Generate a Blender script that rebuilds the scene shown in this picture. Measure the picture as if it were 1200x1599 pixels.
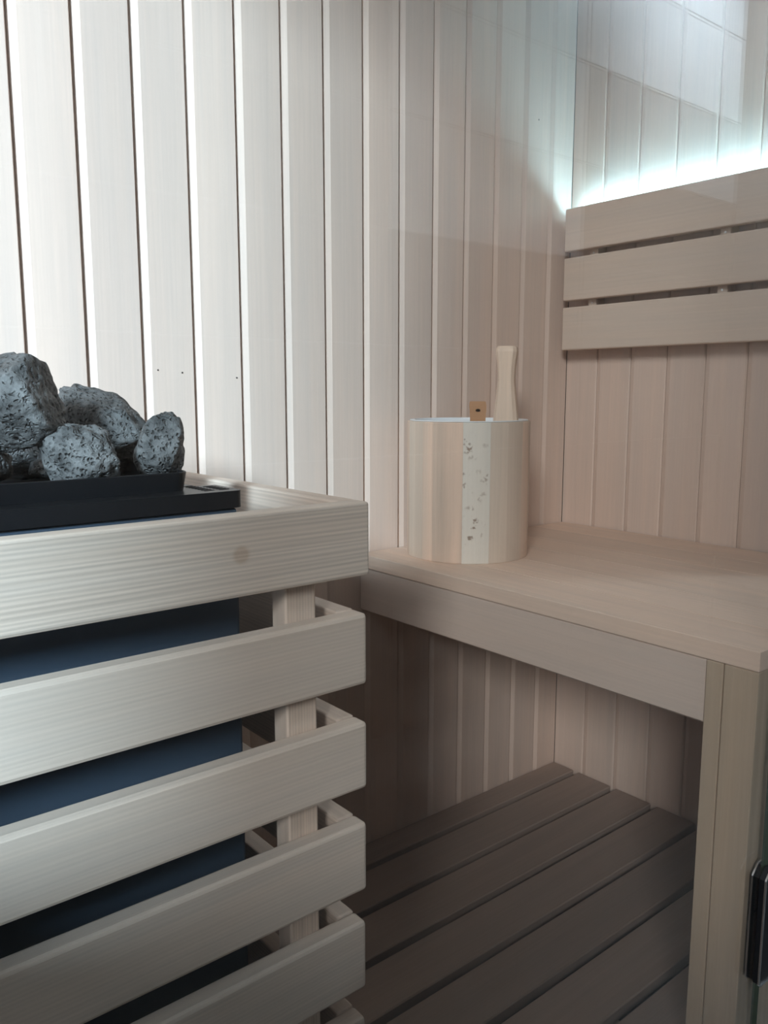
import bpy, bmesh, math, random
from mathutils import Vector, Matrix, noise

for o in list(bpy.data.objects):
    bpy.data.objects.remove(o, do_unlink=True)
scene = bpy.context.scene
C = scene.collection
R = math.radians

# ------------------------------------------------------------------ camera
cam_d = bpy.data.cameras.new('camera')
cam_d.sensor_fit = 'VERTICAL'
cam_d.sensor_height = 36.0
cam_d.lens = 36.0 * 1285.09 / 1599.0
cam_d.clip_start = 0.02
cam = bpy.data.objects.new('camera', cam_d)
C.objects.link(cam)
yaw, pitch = R(39.3107), R(8.3204)
fwd = Vector((math.sin(yaw) * math.cos(pitch), math.cos(yaw) * math.cos(pitch), -math.sin(pitch)))
rgt = Vector((math.cos(yaw), -math.sin(yaw), 0))
upv = rgt.cross(fwd)
cam.matrix_world = Matrix(((rgt.x, upv.x, -fwd.x, -1.6006), (rgt.y, upv.y, -fwd.y, -1.2661),
                           (rgt.z, upv.z, -fwd.z, 0.9341), (0, 0, 0, 1)))
scene.camera = cam

# ------------------------------------------------------------------ world and daylight
world = bpy.data.worlds.new('sky')
scene.world = world
world.use_nodes = True
bg = world.node_tree.nodes['Background']
bg.inputs[0].default_value = (0.72, 0.86, 1.0, 1)
bg.inputs[1].default_value = 0.6

def area(name, loc, direction, sx, sy, power, col):
    d = bpy.data.lights.new(name, 'AREA')
    d.shape = 'RECTANGLE'
    d.size, d.size_y = sx, sy
    d.energy = power
    d.color = col
    o = bpy.data.objects.new(name, d)
    C.objects.link(o)
    o.location = loc
    o.rotation_euler = Vector(direction).to_track_quat('-Z', 'Y').to_euler()
    return o

# hazy low sun from beyond the window wall, and the sky glow of its two windows
sun_d = bpy.data.lights.new('sun', 'SUN')
sun_d.energy = 14.0
sun_d.angle = R(12)
sun_d.color = (0.66, 0.835, 1.0)
sun = bpy.data.objects.new('sun', sun_d)
C.objects.link(sun)
sun.location = (-4, -3, 2.5)
sun.rotation_euler = Vector((0.804 * 0.927, 0.595 * 0.927, -0.375)).to_track_quat('-Z', 'Y').to_euler()
area('window_daylight', (-2.062, -1.43, 1.86), (1, 0, 0), 1.0, 0.76, 2.5, (0.74, 0.88, 1.0))

vs = scene.view_settings
vs.view_transform = 'Standard'
vs.look = 'None'
vs.gamma = 1.0
vs.use_curve_mapping = False
vs.exposure = 0.0

# ------------------------------------------------------------------ materials
def nodemat(name):
    m = bpy.data.materials.new(name)
    m.use_nodes = True
    nt = m.node_tree
    return m, nt, nt.nodes['Principled BSDF']

def N(nt, kind, **kw):
    n = nt.nodes.new(kind)
    for k, v in kw.items():
        setattr(n, k, v)
    return n

def plain(name, col, rough=0.5, metal=0.0, bump=0.0, scale=60, spec=0.5):
    m, nt, b = nodemat(name)
    b.inputs['Base Color'].default_value = (*col, 1)
    b.inputs['Roughness'].default_value = rough
    b.inputs['Metallic'].default_value = metal
    b.inputs['Specular IOR Level'].default_value = spec
    tc = N(nt, 'ShaderNodeTexCoord')
    no = N(nt, 'ShaderNodeTexNoise')
    no.inputs['Scale'].default_value = scale
    no.inputs['Detail'].default_value = 4
    nt.links.new(tc.outputs['Object'], no.inputs['Vector'])
    mp = N(nt, 'ShaderNodeMapRange')
    mp.inputs[3].default_value = rough * 0.9
    mp.inputs[4].default_value = min(1, rough * 1.1)
    nt.links.new(no.outputs['Fac'], mp.inputs[0])
    nt.links.new(mp.outputs[0], b.inputs['Roughness'])
    if bump:
        bm = N(nt, 'ShaderNodeBump')
        bm.inputs['Strength'].default_value = bump
        bm.inputs['Distance'].default_value = 0.002
        nt.links.new(no.outputs['Fac'], bm.inputs['Height'])
        nt.links.new(bm.outputs[0], b.inputs['Normal'])
    return m

def wood(name, col, axis, fine=0.16, broad=0.16, rings=0.0, vary=0.10, rough=0.55, knot=None, ringscale=62.0, warm=None):
    """planed softwood with the grain along AXIS of the board"""
    m, nt, b = nodemat(name)
    L = nt.links.new
    tc = N(nt, 'ShaderNodeTexCoord')
    oi = N(nt, 'ShaderNodeObjectInfo')
    off = N(nt, 'ShaderNodeVectorMath', operation='MULTIPLY')
    cx = N(nt, 'ShaderNodeCombineXYZ')
    for i in range(3):
        L(oi.outputs['Random'], cx.inputs[i])
    off.inputs[1].default_value = (37.1, 53.7, 71.3)
    L(cx.outputs[0], off.inputs[0])
    add = N(nt, 'ShaderNodeVectorMath', operation='ADD')
    L(tc.outputs['Object'], add.inputs[0])
    L(off.outputs[0], add.inputs[1])
    def stretched(along, across):
        s = [across] * 3
        s[axis] = along
        mu = N(nt, 'ShaderNodeVectorMath', operation='MULTIPLY')
        mu.inputs[1].default_value = s
        L(add.outputs[0], mu.inputs[0])
        return mu.outputs[0]
    n1 = N(nt, 'ShaderNodeTexNoise')
    n1.inputs['Scale'].default_value = 1
    n1.inputs['Detail'].default_value = 5
    n1.inputs['Roughness'].default_value = 0.65
    L(stretched(4.0, 260.0), n1.inputs['Vector'])
    n2 = N(nt, 'ShaderNodeTexNoise')
    n2.inputs['Scale'].default_value = 1
    n2.inputs['Detail'].default_value = 3
    n2.inputs['Distortion'].default_value = 0.4
    L(stretched(1.6, 30.0), n2.inputs['Vector'])
    def remap(sock, amp):
        r = N(nt, 'ShaderNodeMapRange')
        r.inputs[1].default_value = 0.25
        r.inputs[2].default_value = 0.75
        r.inputs[3].default_value = 1 - amp
        r.inputs[4].default_value = 1 + amp
        L(sock, r.inputs[0])
        return r.outputs[0]
    def mul(a, c):
        q = N(nt, 'ShaderNodeMath', operation='MULTIPLY')
        L(a, q.inputs[0])
        L(c, q.inputs[1])
        return q.outputs[0]
    val = mul(remap(n1.outputs['Fac'], fine), remap(n2.outputs['Fac'], broad))
    rv = N(nt, 'ShaderNodeMapRange')
    rv.inputs[3].default_value = 1 - vary
    rv.inputs[4].default_value = 1 + vary * 0.6
    L(oi.outputs['Random'], rv.inputs[0])
    val = mul(val, rv.outputs[0])
    height = n1.outputs['Fac']
    if rings:
        w = N(nt, 'ShaderNodeTexWave', wave_type='BANDS', bands_direction='Z' if axis != 2 else 'X')
        w.inputs['Scale'].default_value = 1.0
        w.inputs['Distortion'].default_value = 5.0
        w.inputs['Detail'].default_value = 2
        w.inputs['Detail Scale'].default_value = 1.2
        s = [ringscale] * 3
        s[axis] = 1.2
        if axis != 1:
            s[1] = 9.0
        mu = N(nt, 'ShaderNodeVectorMath', operation='MULTIPLY')
        mu.inputs[1].default_value = s
        L(add.outputs[0], mu.inputs[0])
        L(mu.outputs[0], w.inputs['Vector'])
        r = N(nt, 'ShaderNodeMapRange')
        r.inputs[3].default_value = 1 - rings
        r.inputs[4].default_value = 1 + rings * 0.6
        L(w.outputs['Fac'], r.inputs[0])
        val = mul(val, r.outputs[0])
    mix = N(nt, 'ShaderNodeVectorMath', operation='SCALE')
    # colour drifts between the pale and the ruddy wood
    cm = N(nt, 'ShaderNodeMix', data_type='RGBA')
    wc = warm or (col[0] * 1.0, col[1] * 0.92, col[2] * 0.86)
    cm.inputs[6].default_value = (*col, 1)
    cm.inputs[7].default_value = (*wc, 1)
    L(n2.outputs['Fac'], cm.inputs[0])
    csock = cm.outputs[2]
    if knot:
        (kx, ky, kz), kr = knot
        sub = N(nt, 'ShaderNodeVectorMath', operation='SUBTRACT')
        sub.inputs[1].default_value = (kx, ky, kz)
        L(tc.outputs['Object'], sub.inputs[0])
        ln = N(nt, 'ShaderNodeVectorMath', operation='LENGTH')
        L(sub.outputs[0], ln.inputs[0])
        kr_ = N(nt, 'ShaderNodeMapRange')
        kr_.inputs[1].default_value = kr * 0.6
        kr_.inputs[2].default_value = kr
        kr_.inputs[3].default_value = 0.42
        kr_.inputs[4].default_value = 0.0
        L(ln.outputs['Value'], kr_.inputs[0])
        km = N(nt, 'ShaderNodeMix', data_type='RGBA')
        km.inputs[7].default_value = (0.42, 0.25, 0.14, 1)
        L(kr_.outputs[0], km.inputs[0])
        L(csock, km.inputs[6])
        csock = km.outputs[2]
    L(csock, mix.inputs[0])
    L(val, mix.inputs['Scale'])
    L(mix.outputs[0], b.inputs['Base Color'])
    b.inputs['Roughness'].default_value = rough
    b.inputs['Specular IOR Level'].default_value = 0.35
    bm = N(nt, 'ShaderNodeBump')
    bm.inputs['Strength'].default_value = 0.25
    bm.inputs['Distance'].default_value = 0.0006
    L(height, bm.inputs['Height'])
    L(bm.outputs[0], b.inputs['Normal'])
    return m

HEM = (0.69, 0.56, 0.487)
M = {}
M['wall'] = wood('pale_cladding_wood', HEM, 2, fine=0.05, broad=0.06, vary=0.07, rough=0.45)
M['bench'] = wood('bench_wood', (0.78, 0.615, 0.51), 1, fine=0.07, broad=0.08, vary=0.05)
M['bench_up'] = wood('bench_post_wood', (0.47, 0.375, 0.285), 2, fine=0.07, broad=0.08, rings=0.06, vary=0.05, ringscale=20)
M['apron'] = wood('apron_wood', (0.62, 0.52, 0.46), 1, fine=0.06, broad=0.05, vary=0.03)
M['rest'] = wood('backrest_wood', (0.66, 0.555, 0.475), 1, fine=0.05, broad=0.04, vary=0.04)
M['duck'] = wood('duckboard_wood', (0.36, 0.285, 0.245), 0, fine=0.07, broad=0.08, vary=0.06)
M['guard'] = wood('guard_wood', (0.70, 0.605, 0.53), 0, fine=0.07, broad=0.06, rings=0.04, vary=0.05)
M['guard_knot'] = wood('guard_wood_with_knot', (0.71, 0.61, 0.53), 0, fine=0.12, broad=0.05, rings=0.12, vary=0.0,
                       knot=((-1.182, -0.52, 0.7655), 0.0115))
M['guard_side'] = wood('guard_side_wood', (0.68, 0.575, 0.50), 1, fine=0.10, broad=0.08, rings=0.08, vary=0.06)
M['guard_post'] = wood('guard_post_wood', (0.72, 0.61, 0.53), 2, fine=0.12, broad=0.06, rings=0.08, vary=0.04, ringscale=80)
M['ladle'] = wood('ladle_wood', (0.72, 0.58, 0.47), 2, fine=0.08, broad=0.12, vary=0.0)
M['backing'] = plain('dark_backing', (0.10, 0.075, 0.06), 0.9)
M['ceil_wood'] = wood('ceiling_wood', HEM, 0, vary=0.05)
M['blackmetal'] = plain('black_enamel', (0.006, 0.007, 0.009), 0.36, 0.0, bump=0.08, scale=500, spec=0.32)
M['bluemetal'] = plain('blue_grey_steel', (0.050, 0.075, 0.110), 0.48, 0.35)
M['slot'] = plain('shade_black', (0.004, 0.004, 0.005), 0.95, spec=0.05)  # black standing in for the shade inside basket and vent openings
M['chrome'] = plain('chrome', (0.75, 0.76, 0.78), 0.15, 1.0)
M['leather'] = plain('tan_leather', (0.50, 0.27, 0.14), 0.6, bump=0.3, scale=900)
M['snap'] = plain('dark_snap', (0.04, 0.03, 0.025), 0.35, 0.6)
M['liner'] = plain('white_plastic', (0.86, 0.88, 0.90), 0.35)
M['plaster'] = plain('grey_plaster', (0.30, 0.30, 0.30), 0.85, bump=0.05, scale=200)
M['tile'] = plain('white_wall_tile', (0.84, 0.85, 0.86), 0.25)
M['tile_dark'] = plain('taupe_wall_tile', (0.20, 0.175, 0.155), 0.3)
M['tile_mid'] = plain('grey_wall_tile', (0.50, 0.50, 0.50), 0.28)
M['grout'] = plain('grey_grout', (0.33, 0.33, 0.33), 0.9)
M['floor'] = plain('grey_floor', (0.055, 0.05, 0.047), 0.7, bump=0.1)
M['floor_out'] = plain('stone_floor', (0.09, 0.085, 0.08), 0.5)
M['white_paint'] = plain('white_paint', (0.82, 0.82, 0.82), 0.4)
M['alu'] = plain('aluminium', (0.7, 0.7, 0.7), 0.35, 0.9)

def emitter(name, col, strength):
    m, nt, b = nodemat(name)
    b.inputs['Base Color'].default_value = (0.8, 0.8, 0.8, 1)
    b.inputs['Emission Color'].default_value = (*col, 1)
    b.inputs['Emission Strength'].default_value = strength
    return m
M['led'] = emitter('cool_white_led', (0.42, 0.80, 1.0), 95.0)
M['lamp'] = emitter('lamp_diffuser', (0.74, 0.89, 1.0), 120.0)

def glass(name, tint, boost=1.0):
    """clear pane: lets light straight through, mirrors by Fresnel (Schlick), the same from both sides"""
    m = bpy.data.materials.new(name)
    m.use_nodes = True
    nt = m.node_tree
    nt.nodes.clear()
    L = nt.links.new
    out = N(nt, 'ShaderNodeOutputMaterial')
    mix = N(nt, 'ShaderNodeMixShader')
    tr = N(nt, 'ShaderNodeBsdfTransparent')
    tr.inputs[0].default_value = (*tint, 1)
    gl = N(nt, 'ShaderNodeBsdfGlossy')
    gl.inputs['Roughness'].default_value = 0.0
    lw = N(nt, 'ShaderNodeLayerWeight')
    lw.inputs[0].default_value = 0.5
    pw = N(nt, 'ShaderNodeMath', operation='POWER')
    pw.inputs[1].default_value = 5.0
    L(lw.outputs['Facing'], pw.inputs[0])
    ma = N(nt, 'ShaderNodeMath', operation='MULTIPLY_ADD')
    ma.inputs[1].default_value = 0.95
    ma.inputs[2].default_value = 0.045 * boost
    L(pw.outputs[0], ma.inputs[0])
    L(ma.outputs[0], mix.inputs[0])
    L(tr.outputs[0], mix.inputs[1])
    L(gl.outputs[0], mix.inputs[2])
    L(mix.outputs[0], out.inputs[0])
    return m
M['glass'] = glass('clear_glass', (0.985, 0.995, 0.99))
M['glass_front'] = glass('front_glass', (0.985, 0.995, 0.99), 1.7)
M['glass_dimming'] = glass('sun_dimming_glass', (0.440, 0.392, 0.362))  # tint made up to weaken and warm the sun
M['glass_edge'] = plain('green_glass_edge', (0.045, 0.065, 0.05), 0.2)

def stone_mat():
    m, nt, b = nodemat('basalt')
    L = nt.links.new
    tc = N(nt, 'ShaderNodeTexCoord')
    oi = N(nt, 'ShaderNodeObjectInfo')
    n = N(nt, 'ShaderNodeTexNoise')
    n.inputs['Scale'].default_value = 38
    n.inputs['Detail'].default_value = 8
    n.inputs['Roughness'].default_value = 0.7
    L(tc.outputs['Object'], n.inputs['Vector'])
    cr = N(nt, 'ShaderNodeValToRGB')
    e = cr.color_ramp.elements
    e[0].position, e[0].color = 0.33, (0.018, 0.0185, 0.019, 1)
    e[1].position, e[1].color = 0.74, (0.31, 0.305, 0.30, 1)
    L(n.outputs['Fac'], cr.inputs[0])
    mr = N(nt, 'ShaderNodeMapRange')
    mr.inputs[3].default_value = 0.75
    mr.inputs[4].default_value = 1.2
    L(oi.outputs['Random'], mr.inputs[0])
    sc = N(nt, 'ShaderNodeVectorMath', operation='SCALE')
    L(cr.outputs[0], sc.inputs[0])
    L(mr.outputs[0], sc.inputs['Scale'])
    L(sc.outputs[0], b.inputs['Base Color'])
    v = N(nt, 'ShaderNodeTexVoronoi')
    v.inputs['Scale'].default_value = 190
    wn = N(nt, 'ShaderNodeTexNoise')
    wn.inputs['Scale'].default_value = 90
    wv = N(nt, 'ShaderNodeMix', data_type='VECTOR')
    wv.inputs[0].default_value = 0.012
    L(tc.outputs['Object'], wn.inputs['Vector'])
    L(tc.outputs['Object'], wv.inputs[4])
    L(wn.outputs['Color'], wv.inputs[5])
    L(wv.outputs[1], v.inputs['Vector'])
    vr = N(nt, 'ShaderNodeMapRange')
    vr.inputs[1].default_value = 0.05
    vr.inputs[2].default_value = 0.45
    L(v.outputs['Distance'], vr.inputs[0])
    ad = N(nt, 'ShaderNodeMath', operation='MULTIPLY_ADD')
    ad.inputs[1].default_value = 1.3
    L(n.outputs['Fac'], ad.inputs[0])
    L(vr.outputs[0], ad.inputs[2])
    bm = N(nt, 'ShaderNodeBump')
    bm.inputs['Strength'].default_value = 0.95
    bm.inputs['Distance'].default_value = 0.005
    L(ad.outputs[0], bm.inputs['Height'])
    L(bm.outputs[0], b.inputs['Normal'])
    b.inputs['Roughness'].default_value = 0.5
    b.inputs['Specular IOR Level'].default_value = 0.55
    return m
M['stone'] = stone_mat()

# ------------------------------------------------------------------ geometry helpers
def link(name, bm, mat, parent=None, smooth=False):
    me = bpy.data.meshes.new(name)
    bmesh.ops.recalc_face_normals(bm, faces=bm.faces)
    bm.to_mesh(me)
    bm.free()
    if smooth:
        for f in me.polygons:
            f.use_smooth = True
    for mm in (mat if isinstance(mat, (list, tuple)) else [mat]):
        me.materials.append(M[mm])
    o = bpy.data.objects.new(name, me)
    C.objects.link(o)
    if parent:
        o.parent = parent
    return o

def add_box(bm, x0, x1, y0, y1, z0, z1, bev=0.0, seg=1):
    x0, x1 = sorted((x0, x1)); y0, y1 = sorted((y0, y1)); z0, z1 = sorted((z0, z1))
    v = [bm.verts.new(c) for c in ((x0, y0, z0), (x1, y0, z0), (x1, y1, z0), (x0, y1, z0),
                                   (x0, y0, z1), (x1, y0, z1), (x1, y1, z1), (x0, y1, z1))]
    fs = [bm.faces.new([v[i] for i in q]) for q in ((3, 2, 1, 0), (4, 5, 6, 7), (0, 1, 5, 4), (1, 2, 6, 5), (2, 3, 7, 6), (3, 0, 4, 7))]
    if bev:
        es = {e for f in fs for e in f.edges}
        bmesh.ops.bevel(bm, geom=list(es), offset=bev, segments=seg, profile=0.5, affect='EDGES')

def box(name, mat, parent, *dims, bev=0.0, seg=1):
    bm = bmesh.new()
    add_box(bm, *dims, bev=bev, seg=seg)
    return link(name, bm, mat, parent)

def prism(name, mat, parent, pts, f):
    """pts: closed 2D outline; f(a,b,t) -> 3D with t in (0,1)"""
    bm = bmesh.new()
    a = [bm.verts.new(f(p[0], p[1], 0)) for p in pts]
    b = [bm.verts.new(f(p[0], p[1], 1)) for p in pts]
    n = len(pts)
    bm.faces.new(a[::-1])
    bm.faces.new(b)
    for i in range(n):
        j = (i + 1) % n
        bm.faces.new((a[i], a[j], b[j], b[i]))
    return link(name, bm, mat, parent)

def tag(o, label, cat, group=None, kind=None):
    o['label'] = label
    o['category'] = cat
    if group:
        o['group'] = group
    if kind:
        o['kind'] = kind
    return o

def empty(name, loc=(0, 0, 0)):
    o = bpy.data.objects.new(name, None)
    o.empty_display_size = 0.05
    C.objects.link(o)
    o.location = loc
    return o

# ------------------------------------------------------------------ the cabin shell
ZT = 2.25           # cabin ceiling
ZF = -0.045         # floor under the duckboard
PA = 0.0885
def board_profile(w, first=False, g=0.0012, bv=0.0135, dp=0.0065):
    if first:       # scribed into the corner: no bevel on that edge
        return [(0.0004, 0.0), (w - 0.0032, 0.0), (w - g, -0.0028), (w - g, -0.014), (0.0004, -0.014)]
    return [(g, -dp), (bv, 0.0), (w - 0.0032, 0.0), (w - g, -0.0028), (w - g, -0.014), (g, -0.014)]

wall_back = box('wall_back', 'backing', None, -2.05, 0.03, 0.014, 0.05, ZF, ZT)
tag(wall_back, 'pale vertical tongue and groove cladding behind the heater and bucket', 'wall', kind='structure')
x = -0.0823
spans = [(-0.0823, 0.0823 + 0.0012)]
k = 1
while x - PA > -2.05:
    x -= PA
    spans.append((x, PA))
for (sx, w) in spans:
    prism('board', 'wall', wall_back, board_profile(w), lambda a, b, t, sx=sx: (sx + a, -b, ZF + 0.002 + t * (ZT - ZF - 0.004)))

for (nx_, nz_) in ((-1.0327, 0.9683), (-0.9908, 0.9648), (-0.8904, 0.9576), (-0.1235, 1.5257)):     # small nail heads
    bm = bmesh.new()
    bmesh.ops.create_cone(bm, cap_ends=True, segments=10, radius1=0.0015, radius2=0.0012, depth=0.0008,
                          matrix=Matrix.Translation((nx_, -0.0003, nz_)) @ Matrix.Rotation(R(90), 4, 'X'))
    link('nail', bm, 'snap', wall_back)

wall_right = box('wall_right', 'backing', None, 0.014, 0.05, -0.8, 0.0, ZF, ZT)
tag(wall_right, 'pale vertical cladding behind the slatted backrest and bench', 'wall', kind='structure')
PB = 0.0893
s = 0.0012
lst = [(0.0, 0.0863)]
y = 0.0863
while y + PB < 0.80:
    lst.append((y, PB))
    y += PB
lst.append((y, 0.8 - y))
for (sy, w) in lst:
    prism('board', 'wall', wall_right, board_profile(w, sy == 0.0, 0.0005, 0.0105, 0.0032), lambda a, b, t, sy=sy: (-b, -(sy + a), ZF + 0.002 + t * (ZT - ZF - 0.004)))

ceiling = box('ceiling', 'ceil_wood', None, -2.05, 0.05, -0.835, 0.05, ZT, ZT + 0.04)
tag(ceiling, 'pale wooden ceiling of the sauna cabin', 'ceiling', kind='structure')
floor = box('floor', 'floor', None, -2.05, 0.05, -0.835, 0.05, ZF - 0.05, ZF)
tag(floor, 'dark floor beneath the wooden duckboard', 'floor', kind='structure')

# ------------------------------------------------------------------ the room outside the cabin front
YR, XR, ZC = -2.13, 1.62, 2.58
XW = -2.05          # inner face of the window wall
def windowed_wall(name, mat, y0, y1, w0, w1, z0, z1):
    bm = bmesh.new()
    add_box(bm, XW - 0.05, XW, y0, y1, ZF, z0)
    add_box(bm, XW - 0.05, XW, y0, y1, z1, ZC)
    add_box(bm, XW - 0.05, XW, y0, w0, z0, z1)
    add_box(bm, XW - 0.05, XW, w1, y1, z0, z1)
    return link(name, bm, mat)
wall_left = windowed_wall('wall_left', 'plaster', YR, -0.826, -2.05, -0.834, 0.81, 2.54)
tag(wall_left, 'grey plastered wall holding the daylight window', 'wall', kind='structure')
wall_end = windowed_wall('wall_end', 'wall', -0.826, 0.05, -0.818, -0.04, 0.76, 2.24)
tag(wall_end, 'pale wooden cabin wall beyond the heater holding a window', 'wall', kind='structure')
wall_rear = box('wall_rear', 'grout', None, XW - 0.14, XR, YR - 0.1, YR - 0.008, ZF, ZC)
tag(wall_rear, 'large wall tiles, tones made up to shape the reflection in the front glass', 'wall', kind='structure')
zr = 1.662 - 6 * 0.301
while zr < ZC:
    z0, z1 = max(zr, ZF), min(zr + 0.301, ZC)
    for (xa, xb) in ((-2.05, -0.15), (-0.15, 0.665), (0.665, XR)):
        pale = xa > -1 and (z0 > 1.6 or (z0 > 1.3 and xa < 0.5))  # tile tones made up to bound the pale veil in the glass
        if z1 - z0 > 0.02:
            box('tile', ('tile_mid' if z0 < 1.9 and xa > 0.5 else 'tile') if pale else 'tile_dark', wall_rear, xa + 0.002, xb - 0.002, YR - 0.008, YR, z0 + 0.002, z1 - 0.002, bev=0.001)
    zr += 0.301
wall_outer = box('wall_outer_right', 'tile_dark', None, XR, XR + 0.1, YR - 0.1, -0.72, ZF, ZC)
tag(wall_outer, 'plain taupe side wall of the room outside the cabin', 'wall', kind='structure')
wall_front = box('wall_front', 'plaster', None, 0.05, XR, -0.82, -0.72, ZF, ZC)
tag(wall_front, 'plain grey wall beside the cabin front', 'wall', kind='structure')
trim = box('trim_1', 'plaster', None, -2.05, 0.05, -0.835, -0.80, ZT + 0.04, ZC)
tag(trim, 'grey fascia panel above the cabin glass', 'fascia', kind='structure')
ceil2 = box('ceiling', 'white_paint', None, XW - 0.14, XR + 0.1, YR - 0.1, -0.72, ZC, ZC + 0.05)
tag(ceil2, 'white ceiling of the room outside the cabin', 'ceiling', kind='structure')
fl2 = box('floor', 'floor_out', None, XW - 0.14, XR + 0.1, YR - 0.1, -0.835, ZF - 0.05, ZF)
tag(fl2, 'grey stone floor outside the cabin', 'floor', kind='structure')

def rel(parent, o):
    o.parent = parent
    o.matrix_parent_inverse = Matrix.Translation(-parent.location)
    return o
def window(name, label, w0, w1, z0, z1, split=None):
    win = empty(name, (XW - 0.025, (w0 + w1) / 2, z0))
    tag(win, label, 'window', kind='structure')
    bm = bmesh.new()
    for q in ((w0, w1, z0, z0 + 0.012), (w0, w1, z1 - 0.012, z1), (w0, w0 + 0.012, z0 + 0.012, z1 - 0.012), (w1 - 0.012, w1, z0 + 0.012, z1 - 0.012)):
        add_box(bm, XW - 0.040, XW - 0.010, *q)
    rel(win, link('window_frame', bm, 'white_paint'))
    if split:
        rel(win, box('pane', 'glass', None, XW - 0.027, XW - 0.023, split, w1 - 0.012, z0 + 0.012, z1 - 0.012))
        rel(win, box('sun_dimming_pane', 'glass_dimming', None, XW - 0.027, XW - 0.023, w0 + 0.012, split - 0.001, z0 + 0.012, z1 - 0.012))  # unseen pane added to dim the sun on the right side
    else:
        rel(win, box('pane', 'glass', None, XW - 0.027, XW - 0.023, w0 + 0.012, w1 - 0.012, z0 + 0.012, z1 - 0.012))
window('window_1', 'white framed daylight window in the grey plastered wall', -2.05, -0.834, 0.81, 2.54, split=-1.05)
window('window_3', 'white framed daylight window at the heater end of the cabin', -0.818, -0.04, 0.76, 2.24)

lamp = empty('ceiling_lamp', (1.2, -1.86, ZC))
tag(lamp, 'round white ceiling lamp near the tiled wall outside the cabin', 'lamp')
def disc(name, mat, parent, cx, cy, z0, z1, r, seg=40, bev=0.0):
    bm = bmesh.new()
    bmesh.ops.create_cone(bm, cap_ends=True, segments=seg, radius1=r, radius2=r, depth=z1 - z0,
                          matrix=Matrix.Translation((cx, cy, (z0 + z1) / 2)))
    if bev:
        es = [e for e in bm.edges if len(e.link_faces) == 2 and any(len(f.verts) > 4 for f in e.link_faces)]
        bmesh.ops.bevel(bm, geom=es, offset=bev, segments=2, affect='EDGES')
    return link(name, bm, mat, parent)
rel(lamp, disc('lamp_body', 'white_paint', None, 1.2, -1.86, ZC - 0.03, ZC, 0.17))
rel(lamp, disc('diffuser', 'lamp', None, 1.2, -1.86, ZC - 0.06, ZC - 0.03, 0.15, bev=0.01))

# ------------------------------------------------------------------ glass front: fixed pane and door
XE = -0.620
YG0, YG1 = -0.830, -0.822
pane = empty('window_2', (-1.5, YG0, ZF))
tag(pane, 'fixed clear glass front of the cabin, mirroring the tiled room', 'window', kind='structure')
rel(pane, box('pane', 'glass_front', None, -2.05, XE - 0.012, YG0, YG1, ZF, ZT))
door = empty('door_1', (XE, YG0, ZF))
tag(door, 'clear glass door beside the bench end with a black catch', 'door', kind='structure')
rel(door, box('pane', 'glass_front', None, XE + 0.0006, 0.045, YG0, YG1, ZF + 0.008, ZT - 0.004))
rel(door, box('glass_edge', 'glass_edge', None, XE - 0.0006, XE + 0.0006, YG0, YG1, ZF + 0.008, ZT - 0.004))
# the catch: two black plates with bright bevelled edges clamped over the pane's edge
catch = empty('catch', (XE, YG0, 0.19))
catch.parent = door
catch.matrix_parent_inverse = Matrix.Translation(-door.location)
def plate(y0, y1, xl, xr, z0, z1):
    c = 0.012
    pts = [(xl, z0 + 0.004), (xl + 0.004, z0), (xr, z0), (xr, z1), (xl + c, z1), (xl, z1 - c)]
    pl = prism('plate', 'blackmetal', None, pts, lambda a, b, t: (a, y0 + (y1 - y0) * t, b))
    pl.parent = catch
    pl.matrix_parent_inverse = Matrix.Translation(-Vector((XE, YG0, 0.19)))
    e = 0.0011
    bm = bmesh.new()
    yy = y0 if y0 < YG0 else y1
    for i in range(len(pts)):
        a, b = pts[i], pts[(i + 1) % len(pts)]
        if i == 2:
            continue
        A, B = Vector((a[0], yy, a[1])), Vector((b[0], yy, b[1]))
        d = (B - A).normalized()
        n1 = Vector((-d.z, 0, d.x))
        n2 = Vector((0, 1, 0))
        q = []
        for P in (A, B):
            for (s1, s2) in ((-1, -1), (1, -1), (1, 1), (-1, 1)):
                q.append(bm.verts.new(P + n1 * s1 * e + n2 * s2 * e))
        for j in range(4):
            bm.faces.new((q[j], q[(j + 1) % 4], q[4 + (j + 1) % 4], q[4 + j]))
        bm.faces.new(q[0:4]); bm.faces.new(q[4:8])
    ed = link('bright_edge', bm, 'chrome')
    ed.parent = catch
    ed.matrix_parent_inverse = Matrix.Translation(-Vector((XE, YG0, 0.19)))
plate(-0.838, YG0 - 0.0003, -0.640, -0.560, 0.1905, 0.347)
plate(YG1 + 0.0003, -0.8135, -0.6235, -0.560, 0.1805, 0.337)

# ------------------------------------------------------------------ bench
D, HB, TS, LB = 0.6308, 0.619, 0.0262, 0.8074
bench = empty('bench', (-D / 2, -LB / 2, 0.0))
tag(bench, 'pale wooden sauna bench with deep front apron below the slatted backrest', 'bench')
def bpart(name, mat, *d, bev=0.0015, seg=1):
    return rel(bench, box(name, mat, None, *d, bev=bev, seg=seg))
nb = 6
bw = (D - 0.003) / nb
for i in range(nb):
    xa = -0.003 - i * bw
    bpart('seat_board', 'bench', xa - 0.0009, xa - bw + 0.0009, -0.002, -LB, HB - TS, HB, bev=0.0012 if i == nb - 1 else 0.0, seg=2 if i == nb - 1 else 1)
bpart('apron', 'apron', -D + 0.0035, -D + 0.028, -0.002, -0.7372, 0.5052, HB - TS - 0.0008, bev=0.0025)
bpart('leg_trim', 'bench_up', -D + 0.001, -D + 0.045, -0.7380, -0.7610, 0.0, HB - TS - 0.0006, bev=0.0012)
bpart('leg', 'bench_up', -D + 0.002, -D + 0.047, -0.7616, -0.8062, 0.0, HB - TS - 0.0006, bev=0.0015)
xs = -D + 0.048
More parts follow.
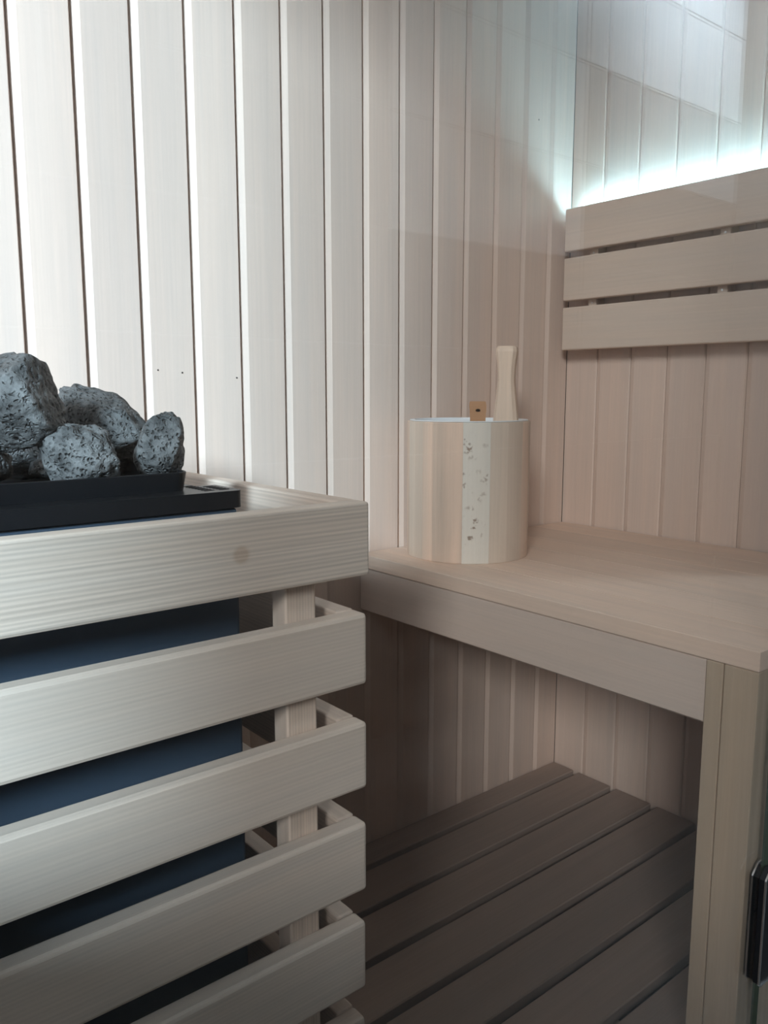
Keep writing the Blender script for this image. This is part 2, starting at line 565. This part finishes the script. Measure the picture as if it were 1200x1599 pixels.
i = 0
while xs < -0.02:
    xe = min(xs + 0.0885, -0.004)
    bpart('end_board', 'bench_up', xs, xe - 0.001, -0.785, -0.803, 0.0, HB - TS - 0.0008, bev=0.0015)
    xs = xe
    i += 1
    if xe >= -0.0041:
        break
bpart('rear_batten', 'apron', -0.003, -0.030, -0.004, -0.78, HB - TS - 0.045, HB - TS - 0.0005)
bpart('side_batten', 'apron', -0.031, -D + 0.030, -0.003, -0.030, HB - TS - 0.045, HB - TS - 0.0005)

# ------------------------------------------------------------------ backrest with LED strip
DR, TR = -0.052, 0.021
back = empty('backrest', (DR, -0.4, 1.0287))
tag(back, 'three wide horizontal wooden backrest slats fixed to the wall above the bench', 'backrest')
YE = -0.0235
for (zb, zt) in ((1.2486, 1.3425), (1.1394, 1.2344), (1.0287, 1.1247)):
    rel(back, box('slat', 'rest', None, DR, DR + TR, YE, -0.795, zb, zt, bev=0.003, seg=2))
for yy in (-0.0905, -0.40, -0.70):
    sp = rel(back, box('support', 'rest', None, DR + TR, -0.0005, yy - 0.011, yy + 0.011, 1.045, 1.315, bev=0.001))
    for zz in (1.2415, 1.132):
        bm = bmesh.new()
        bmesh.ops.create_cone(bm, cap_ends=True, segments=10, radius1=0.0022, radius2=0.0022, depth=0.0016,
                              matrix=Matrix.Translation((DR + TR - 0.0005, yy, zz)) @ Matrix.Rotation(R(90), 4, 'Y'))
        rel(back, link('screw', bm, 'alu'))
led = empty('led_strip', (DR + TR + 0.006, -0.4, 1.322))
tag(led, 'glowing cool white light strip behind the top backrest slat', 'light strip')
bm = bmesh.new()
add_box(bm, DR + TR + 0.0006, DR + TR + 0.0156, -0.03, -0.79, 1.3270, 1.3330)
add_box(bm, DR + TR + 0.0006, DR + TR + 0.0030, -0.03, -0.79, 1.3330, 1.3350)
add_box(bm, DR + TR + 0.0146, DR + TR + 0.0156, -0.03, -0.79, 1.3330, 1.3352)
rel(led, link('profile', bm, 'alu'))
rel(led, box('diffuser', 'led', None, DR + TR + 0.004, DR + TR + 0.0145, -0.032, -0.788, 1.3330, 1.3345))

# ------------------------------------------------------------------ duckboard
duck = empty('duckboard', (-1.2, -0.4, ZF))
tag(duck, 'slatted wooden duckboard covering the cabin floor', 'duckboard')
G = 0.0155
PF = 0.1096
edges = [-0.003] + [-0.074 - i * PF for i in range(8)]
for i in range(len(edges) - 1):
    ya = edges[i] - (G / 2 if i else 0)
    yb = max(edges[i + 1] + G / 2, -0.815)
    if ya - yb > 0.01:
        rel(duck, box('slat', 'duck', None, -2.045, -0.006, ya, yb, -0.022, 0.0, bev=0.002))
for xb in (-0.05, -0.62, -1.2, -1.98):
    rel(duck, box('batten', 'duck', None, xb - 0.02, xb + 0.02, -0.006, -0.81, ZF, -0.022))

# ------------------------------------------------------------------ heater guard
XH, YH, TG = -1.0155, -0.520, 0.0262
XL = -1.70
guard = empty('heater_guard', ((XH + XL) / 2, YH, 0.0))
tag(guard, 'pale wooden slatted guard rail around the sauna heater', 'guard rail')
tops = [(0.7201, 0.8075), (0.5869, 0.6746), (0.4549, 0.5394), (0.3202, 0.4099), (0.1864, 0.2783), (0.055, 0.1455)]
for i, (zb, zt) in enumerate(tops):
    dx = (0.004, 0, 0, -0.001, -0.0025, -0.004)[i]
    rel(guard, box('front_slat', 'guard_knot' if i == 0 else 'guard', None, XL, XH + dx, YH, YH + TG, zb, zt, bev=0.0035 + 0.0012 * (i > 0), seg=2))
    rel(guard, box('side_slat', 'guard_side', None, XH + dx - TG, XH + dx, YH + TG + 0.0006, -0.002, zb, zt, bev=0.0028, seg=2))
    rel(guard, box('side_slat', 'guard_side', None, XL, XL + TG, YH + TG + 0.0006, -0.002, zb, zt, bev=0.0028, seg=2))
for (xa, xb) in ((-1.1125, -1.0705), (XL + 0.055, XL + 0.097)):
    rel(guard, box('post', 'guard_post', None, xa, xb, YH + TG + 0.0004, YH + TG + 0.030, 0.0, 0.775, bev=0.002))
for (xa, xb) in ((XH - TG - 0.032, XH - TG - 0.0045), (XL + TG + 0.0045, XL + TG + 0.032)):
    rel(guard, box('post', 'guard_post', None, xa, xb, -0.055, -0.012, 0.0, 0.775, bev=0.002))

# ------------------------------------------------------------------ heater
HX0, HX1 = -1.600, -1.132
HY0, HY1 = -0.440, -0.090
ZRIM = 0.8228
heater = empty('sauna_heater', ((HX0 + HX1) / 2, (HY0 + HY1) / 2, 0.0))
tag(heater, 'electric sauna heater, blue grey casing and black stone basket behind the slats', 'heater')
def hp(o):
    return rel(heater, o)
hp(box('body', 'bluemetal', None, HX0 + 0.006, HX1 - 0.006, HY0 + 0.004, HY1 - 0.004, 0.12, 0.8025, bev=0.004, seg=2))
for xx in (HX0 + 0.05, HX1 - 0.05):
    for yy in (HY0 + 0.05, HY1 - 0.05):
        hp(disc('foot', 'blackmetal', None, xx, yy, 0.0, 0.12, 0.016, seg=16))
def rounded(x0, x1, y0, y1, r, n=6):
    pts = []
    for (cx, cy, a0) in ((x1 - r, y1 - r, 0), (x0 + r, y1 - r, 90), (x0 + r, y0 + r, 180), (x1 - r, y0 + r, 270)):
        for k in range(n + 1):
            a = R(a0 + 90 * k / n)
            pts.append((cx + r * math.cos(a), cy + r * math.sin(a)))
    return pts
# rim: skirt plus top flange with a notch cut into the rear right corner
bm = bmesh.new()
outer = rounded(HX0, HX1, HY0, HY1, 0.010)
nx, ny = -1.158, -0.372
pts = []
for (a, b) in outer:
    if b > ny and a > nx:
        continue
    pts.append((a, b))
# insert notch vertices where the outline was cut
idx = next(i for i in range(len(pts)) if pts[i][1] > ny and pts[i - 1][1] <= ny)
pts[idx:idx] = [(HX1, ny), (nx, ny), (nx, HY1)]
BX0, BX1, BY0, BY1 = -1.556, -1.1795, -0.410, -0.120
inner = rounded(BX0, BX1, BY0, BY1, 0.022)
def ring_loops(bm, loops):
    vl = [[bm.verts.new(p) for p in lp] for lp in loops]
    for a, b in zip(vl[:-1], vl[1:]):
        n = len(a)
        for i in range(n):
            j = (i + 1) % n
            bm.faces.new((a[i], a[j], b[j], b[i]))
    return vl
def extr(bm, outline, z0, z1):
    lo = [bm.verts.new((a, b, z0)) for a, b in outline]
    hi = [bm.verts.new((a, b, z1)) for a, b in outline]
    n = len(outline)
    bm.faces.new(lo[::-1]); bm.faces.new(hi)
    for i in range(n):
        j = (i + 1) % n
        bm.faces.new((lo[i], lo[j], hi[j], hi[i]))
extr(bm, pts, 0.8032, ZRIM)
rim = hp(link('rim', bm, 'blackmetal'))
# lower ledge seen in the notch
hp(box('ledge', 'blackmetal', None, nx + 0.0005, HX1 - 0.004, ny + 0.0005, HY1 - 0.01, 0.8028, 0.8110, bev=0.001))
# vent slots along the flange beside the basket
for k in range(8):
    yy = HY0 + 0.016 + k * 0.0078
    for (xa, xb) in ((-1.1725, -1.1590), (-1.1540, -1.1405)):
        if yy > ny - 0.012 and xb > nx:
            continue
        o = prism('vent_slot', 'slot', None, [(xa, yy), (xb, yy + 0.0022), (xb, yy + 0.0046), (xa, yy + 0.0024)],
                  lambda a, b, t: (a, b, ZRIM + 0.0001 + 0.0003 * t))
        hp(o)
# basket: open tub with a folded lip
bm = bmesh.new()
zt = 0.8445
def rr(d, z, r=0.022):
    return [(a, b, z) for a, b in rounded(BX0 + d, BX1 - d, BY0 + d, BY1 - d, max(r - d, 0.004))]
loops = [rr(0.004, ZRIM + 0.0002), rr(0.0, zt - 0.001), rr(0.001, zt), rr(0.0035, zt), rr(0.0040, zt - 0.002), rr(0.0060, ZRIM + 0.004)]
vl = ring_loops(bm, loops)
hp(link('stone_basket', bm, 'blackmetal'))
hp(prism('basket_shade_floor', 'slot', None, rounded(BX0 + 0.0062, BX1 - 0.0062, BY0 + 0.0062, BY1 - 0.0062, 0.016), lambda a, b, t: (a, b, ZRIM + 0.0003 + 0.0035 * t)))  # deep basket shade put into a black floor

# ------------------------------------------------------------------ stones
def stone(center, size, rot, seed, label, cuts=5, sub=5, lump=0.16):
    rnd = random.Random(seed)
    bm = bmesh.new()
    bmesh.ops.create_icosphere(bm, subdivisions=sub, radius=1.0)
    planes = []
    for _ in range(cuts):
        v = Vector((rnd.uniform(-1, 1), rnd.uniform(-1, 1), rnd.uniform(-1, 1))).normalized()
        planes.append((v, rnd.uniform(0.66, 0.86)))
    offv = Vector((seed * 3.7, seed * 1.9, seed * 5.1))
    for v in bm.verts:
        n = v.co.normalized()
        r = 1.0 + lump * noise.noise(n * 1.6 + offv) + 0.09 * noise.noise(n * 3.7 + offv)
        co = n * r
        for (pn, d) in planes:
            e = co.dot(pn) - d
            if e > 0:
                co -= pn * e * 0.86
        rough = 0.034 * noise.noise(co * 7 + offv) + 0.020 * noise.noise(co * 15 + offv) + 0.012 * noise.noise(co * 31 + offv)
        pit = noise.noise(co * 12 - offv)
        if pit > 0.33:
            rough -= (pit - 0.33) * 0.22
        v.co = co + n * rough
    mn = [min(v.co[i] for v in bm.verts) for i in range(3)]
    mx = [max(v.co[i] for v in bm.verts) for i in range(3)]
    for v in bm.verts:
        for i in range(3):
            v.co[i] = ((v.co[i] - mn[i]) / (mx[i] - mn[i]) - 0.5) * size[i]
    o = link('lava_stone', bm, 'stone', smooth=True)
    o.location = center
    o.rotation_euler = [R(a) for a in rot]
    tag(o, label, 'stone', 'lava stones in the heater basket')
    return o
ya = -39.3
stone((-1.351, -0.328, 0.9225), (0.116, 0.092, 0.108), (0, 6, ya), 3, 'largest pale grey lava stone, at the frame edge on top of the pile', cuts=4)
stone((-1.2200, -0.240, 0.8960), (0.128, 0.078, 0.080), (6, 34, ya), 8, 'long slanting dark lava stone behind the two front ones', cuts=6, lump=0.1)
stone((-1.2900, -0.362, 0.8615), (0.094, 0.070, 0.080), (4, 8, ya), 12, 'rounded rough lava stone at the basket front below the slanting one', cuts=4)
stone((-1.1965, -0.3620, 0.8680), (0.058, 0.054, 0.090), (2, 10, ya), 21, 'upright narrow lava stone nearest the wooden corner of the guard', cuts=4)
stone((-1.3750, -0.300, 0.853), (0.070, 0.070, 0.052), (0, 0, 10), 31, 'small shadowed lava stone underneath the largest pale one', cuts=4, sub=4)
stone((-1.275, -0.255, 0.842), (0.080, 0.075, 0.032), (0, 0, 50), 37, 'flat shadowed lava stone under the long slanting one', cuts=4, sub=4)
stone((-1.2985, -0.205, 0.862), (0.110, 0.085, 0.074), (0, 4, 30), 61, 'dark lava stone filling the gap behind the largest and the rounded front stone', cuts=5, sub=4)
stone((-1.1900, -0.212, 0.852), (0.084, 0.074, 0.056), (0, -5, 15), 67, 'low dark lava stone behind the upright narrow one', cuts=5, sub=4)
stone((-1.440, -0.365, 0.861), (0.088, 0.070, 0.072), (0, 10, 20), 41, 'squat lava stone at the far end of the basket front', cuts=5, sub=4)
stone((-1.500, -0.245, 0.868), (0.090, 0.100, 0.086), (0, -8, 70), 47, 'blocky lava stone at the far end of the basket rear', cuts=5, sub=4)
stone((-1.395, -0.195, 0.863), (0.090, 0.080, 0.076), (10, 0, 120), 53, 'lumpy lava stone at the basket rear behind the largest one', cuts=5, sub=4)

# ------------------------------------------------------------------ bucket
BC = Vector((-0.4560, -0.1275, HB))
BR, BH = 0.1188, 0.2600
bucket = empty('sauna_bucket', BC)
tag(bucket, 'round wooden sauna bucket with white liner and tan leather tab', 'bucket')
STV = {
    'pale': wood('stave_pale', (0.76, 0.64, 0.53), 2, fine=0.05, broad=0.10, vary=0.0, warm=(0.66, 0.52, 0.42)),
    'pink': wood('stave_ruddy', (0.76, 0.62, 0.51), 2, fine=0.06, broad=0.26, vary=0.0, warm=(0.62, 0.43, 0.325)),
    'tan': wood('stave_tan', (0.72, 0.595, 0.49), 2, fine=0.06, broad=0.14, vary=0.0, warm=(0.60, 0.46, 0.365)),
}
def knotty():
    m = wood('stave_white_knotty', (0.77, 0.73, 0.66), 2, fine=0.03, broad=0.04, vary=0.0, warm=(0.74, 0.66, 0.57))
    nt = m.node_tree
    L = nt.links.new
    b = nt.nodes['Principled BSDF']
    src = b.inputs['Base Color'].links[0].from_socket
    tc = N(nt, 'ShaderNodeTexCoord')
    v = N(nt, 'ShaderNodeTexVoronoi')
    v.inputs['Scale'].default_value = 70
    v.inputs['Randomness'].default_value = 1.0
    dn = N(nt, 'ShaderNodeTexNoise')
    dn.inputs['Scale'].default_value = 120
    dn.inputs['Detail'].default_value = 3
    L(tc.outputs['Object'], dn.inputs['Vector'])
    dm = N(nt, 'ShaderNodeMix', data_type='VECTOR')
    dm.inputs[0].default_value = 0.022
    L(tc.outputs['Object'], dm.inputs[4])
    L(dn.outputs['Color'], dm.inputs[5])
    L(dm.outputs[1], v.inputs['Vector'])
    r = N(nt, 'ShaderNodeMapRange')
    r.inputs[1].default_value = 0.16
    r.inputs[2].default_value = 0.38
    r.inputs[3].default_value = 0.8
    r.inputs[4].default_value = 0.0
    L(v.outputs['Distance'], r.inputs[0])
    # the knots sit in loose clusters, mostly near the top
    n = N(nt, 'ShaderNodeTexNoise')
    n.inputs['Scale'].default_value = 17
    L(tc.outputs['Object'], n.inputs['Vector'])
    sep = N(nt, 'ShaderNodeSeparateXYZ')
    L(tc.outputs['Object'], sep.inputs[0])
    h = N(nt, 'ShaderNodeMath', operation='MULTIPLY_ADD')
    h.inputs[1].default_value = 0.7
    h.inputs[2].default_value = -0.08
    L(sep.outputs['Z'], h.inputs[0])
    s = N(nt, 'ShaderNodeMath', operation='ADD')
    L(n.outputs['Fac'], s.inputs[0])
    L(h.outputs[0], s.inputs[1])
    g = N(nt, 'ShaderNodeMapRange')
    g.inputs[1].default_value = 0.55
    g.inputs[2].default_value = 0.66
    L(s.outputs[0], g.inputs[0])
    mu = N(nt, 'ShaderNodeMath', operation='MULTIPLY')
    L(r.outputs[0], mu.inputs[0])
    L(g.outputs[0], mu.inputs[1])
    mix = N(nt, 'ShaderNodeMix', data_type='RGBA')
    mix.inputs[7].default_value = (0.23, 0.14, 0.09, 1)
    L(mu.outputs[0], mix.inputs[0])
    L(src, mix.inputs[6])
    L(mix.outputs[2], b.inputs['Base Color'])
    return m
STV['knot'] = knotty()
for k_, m_ in STV.items():
    M['stave_' + k_] = m_
# angle 0 faces the photographer, positive towards the bench front
tocam = math.atan2(-1.2661 - BC.y, -1.6006 - BC.x)
cuts_deg = [-4.5, 20, 38, 58, 80, 104, 130, 156, 182, 208, 232, 256, 276, 290, 303, 315, 327, 355.5]
kinds = ['knot', 'pale', 'tan', 'pink', 'pale', 'tan', 'pale', 'pink', 'tan', 'pale', 'tan', 'pale', 'pink', 'pale', 'tan', 'pink', 'pink']
def arc_piece(name, mat, parent, r0, r1, a0, a1, z0, z1, step=4.0):
    n = max(2, int(round((a1 - a0) / step)))
    bm = bmesh.new()
    loops = []
    for i in range(n + 1):
        a = tocam + R(a0 + (a1 - a0) * i / n)
        c, s_ = math.cos(a), math.sin(a)
        loops.append([bm.verts.new((r * c, r * s_, z)) for (r, z) in ((r0, z0), (r1 - 0.0008, z0), (r1, z0 + 0.0012), (r1, z1 - 0.0014), (r1 - 0.0012, z1), (r0, z1))])
    for A, B in zip(loops[:-1], loops[1:]):
        for j in range(6):
            j2 = (j + 1) % 6
            bm.faces.new((A[j], A[j2], B[j2], B[j]))
    bm.faces.new(loops[0][::-1]); bm.faces.new(loops[-1])
    o = link(name, bm, mat, parent)
    return o
for i in range(len(kinds)):
    arc_piece('stave', 'stave_' + kinds[i], bucket, BR - 0.011, BR, cuts_deg[i] + 0.04, cuts_deg[i + 1] - 0.04, 0.0, BH)
def lathe(name, mat, parent, prof, seg=64):
    bm = bmesh.new()
    rows = [[bm.verts.new((r * math.cos(2 * math.pi * i / seg), r * math.sin(2 * math.pi * i / seg), z)) for i in range(seg)] for (r, z) in prof]
    for A, B in zip(rows[:-1], rows[1:]):
        for i in range(seg):
            j = (i + 1) % seg
            bm.faces.new((A[i], A[j], B[j], B[i]))
    bm.faces.new(rows[0]); bm.faces.new(rows[-1])
    return link(name, bm, mat, parent, smooth=False)
ri = BR - 0.0114
lathe('liner', 'liner', bucket, [(ri - 0.004, 0.012), (ri, 0.014), (ri, BH + 0.0005), (BR - 0.005, BH + 0.0006), (BR - 0.005, BH + 0.0022), (ri - 0.0022, BH + 0.0022), (ri - 0.0026, BH), (ri - 0.006, 0.02)])
lathe('base', 'stave_tan', bucket, [(ri - 0.001, 0.003), (ri - 0.001, 0.0115)], seg=48)
# leather tab standing up from the near rim
bm = bmesh.new()
ta = tocam + R(9.5)
rd = Vector((math.cos(ta), math.sin(ta), 0))
td = Vector((-math.sin(ta), math.cos(ta), 0))
rows = []
path = [(0.0, -0.030, 0.0150), (0.0003, -0.010, 0.0145), (0.0012, 0.006, 0.0140), (0.0006, 0.020, 0.0150), (-0.001, 0.030, 0.0155), (-0.003, 0.0362, 0.0148), (-0.0036, 0.0378, 0.0130)]
base_r = ri - 0.0090
for side in (0, 1):
    rows.append([[bm.verts.new(rd * (base_r + dr + (0.0026 if side else 0)) + td * (w * s2) + Vector((0, 0, BH + dz))) for s2 in (-1, 1)] for (dr, dz, w) in path])
for side in rows:
    for A, B in zip(side[:-1], side[1:]):
        bm.faces.new((A[0], A[1], B[1], B[0]))
f0, f1 = rows
for i in range(len(path) - 1):
    for s2 in (0, 1):
        bm.faces.new((f0[i][s2], f0[i + 1][s2], f1[i + 1][s2], f1[i][s2]))
bm.faces.new((f0[0][0], f0[0][1], f1[0][1], f1[0][0]))
bm.faces.new((f0[-1][0], f0[-1][1], f1[-1][1], f1[-1][0]))
tab = link('leather_tab', bm, 'leather', bucket)
bm = bmesh.new()
bmesh.ops.create_cone(bm, cap_ends=True, segments=14, radius1=0.0046, radius2=0.0036, depth=0.002,
                      matrix=Matrix.Translation(rd * (base_r + 0.0006 + 0.0036) + Vector((0, 0, BH + 0.0215))) @ rd.to_track_quat('Z', 'Y').to_matrix().to_4x4() @ Matrix.Scale(0.6, 4, (0, 1, 0)))
link('snap', bm, 'snap', tab)

# ------------------------------------------------------------------ ladle
lad = empty('sauna_ladle', (-0.3790, -0.1540, HB + 0.03))
tag(lad, 'wooden ladle with waisted handle standing in the bucket', 'ladle')
bm = bmesh.new()
prof = [(-0.02, 0.0290, 0.0150), (0.10, 0.0285, 0.0150), (0.17, 0.0275, 0.0145), (0.215, 0.0250, 0.0140), (0.245, 0.0225, 0.0135), (0.275, 0.0192, 0.0130),
        (0.305, 0.0162, 0.0128), (0.330, 0.0168, 0.0132), (0.348, 0.0188, 0.0138), (0.362, 0.0208, 0.0142), (0.369, 0.0200, 0.0130), (0.373, 0.0165, 0.0100)]
rows = []
for (z, w, t) in prof:
    row = []
    for (sa, sb) in ((1, 0.55), (0.72, 1), (-0.72, 1), (-1, 0.55), (-1, -0.55), (-0.72, -1), (0.72, -1), (1, -0.55)):
        row.append(bm.verts.new((w * sa, t * sb, z)))
    rows.append(row)
for A, B in zip(rows[:-1], rows[1:]):
    for i in range(8):
        j = (i + 1) % 8
        bm.faces.new((A[i], A[j], B[j], B[i]))
bm.faces.new(rows[0][::-1]); bm.faces.new(rows[-1])
hd = link('handle', bm, 'ladle', lad)
hd.location = (0, 0, 0.0)
hd.rotation_euler = (0, 0, R(-39.3 - 22))
bm = bmesh.new()
seg = 24
pr = [(0.020, -0.026), (0.028, -0.022), (0.030, 0.018), (0.0275, 0.018), (0.0255, -0.019), (0.005, -0.021)]
rws = [[bm.verts.new((r * math.cos(2 * math.pi * i / seg), r * math.sin(2 * math.pi * i / seg), z)) for i in range(seg)] for r, z in pr]
for A, B in zip(rws[:-1], rws[1:]):
    for i in range(seg):
        j = (i + 1) % seg
        bm.faces.new((A[i], A[j], B[j], B[i]))
bm.faces.new(rws[0]); bm.faces.new(rws[-1])
bo = link('bowl', bm, 'ladle', lad)
bo.location = (-0.040, -0.012, 0.012)
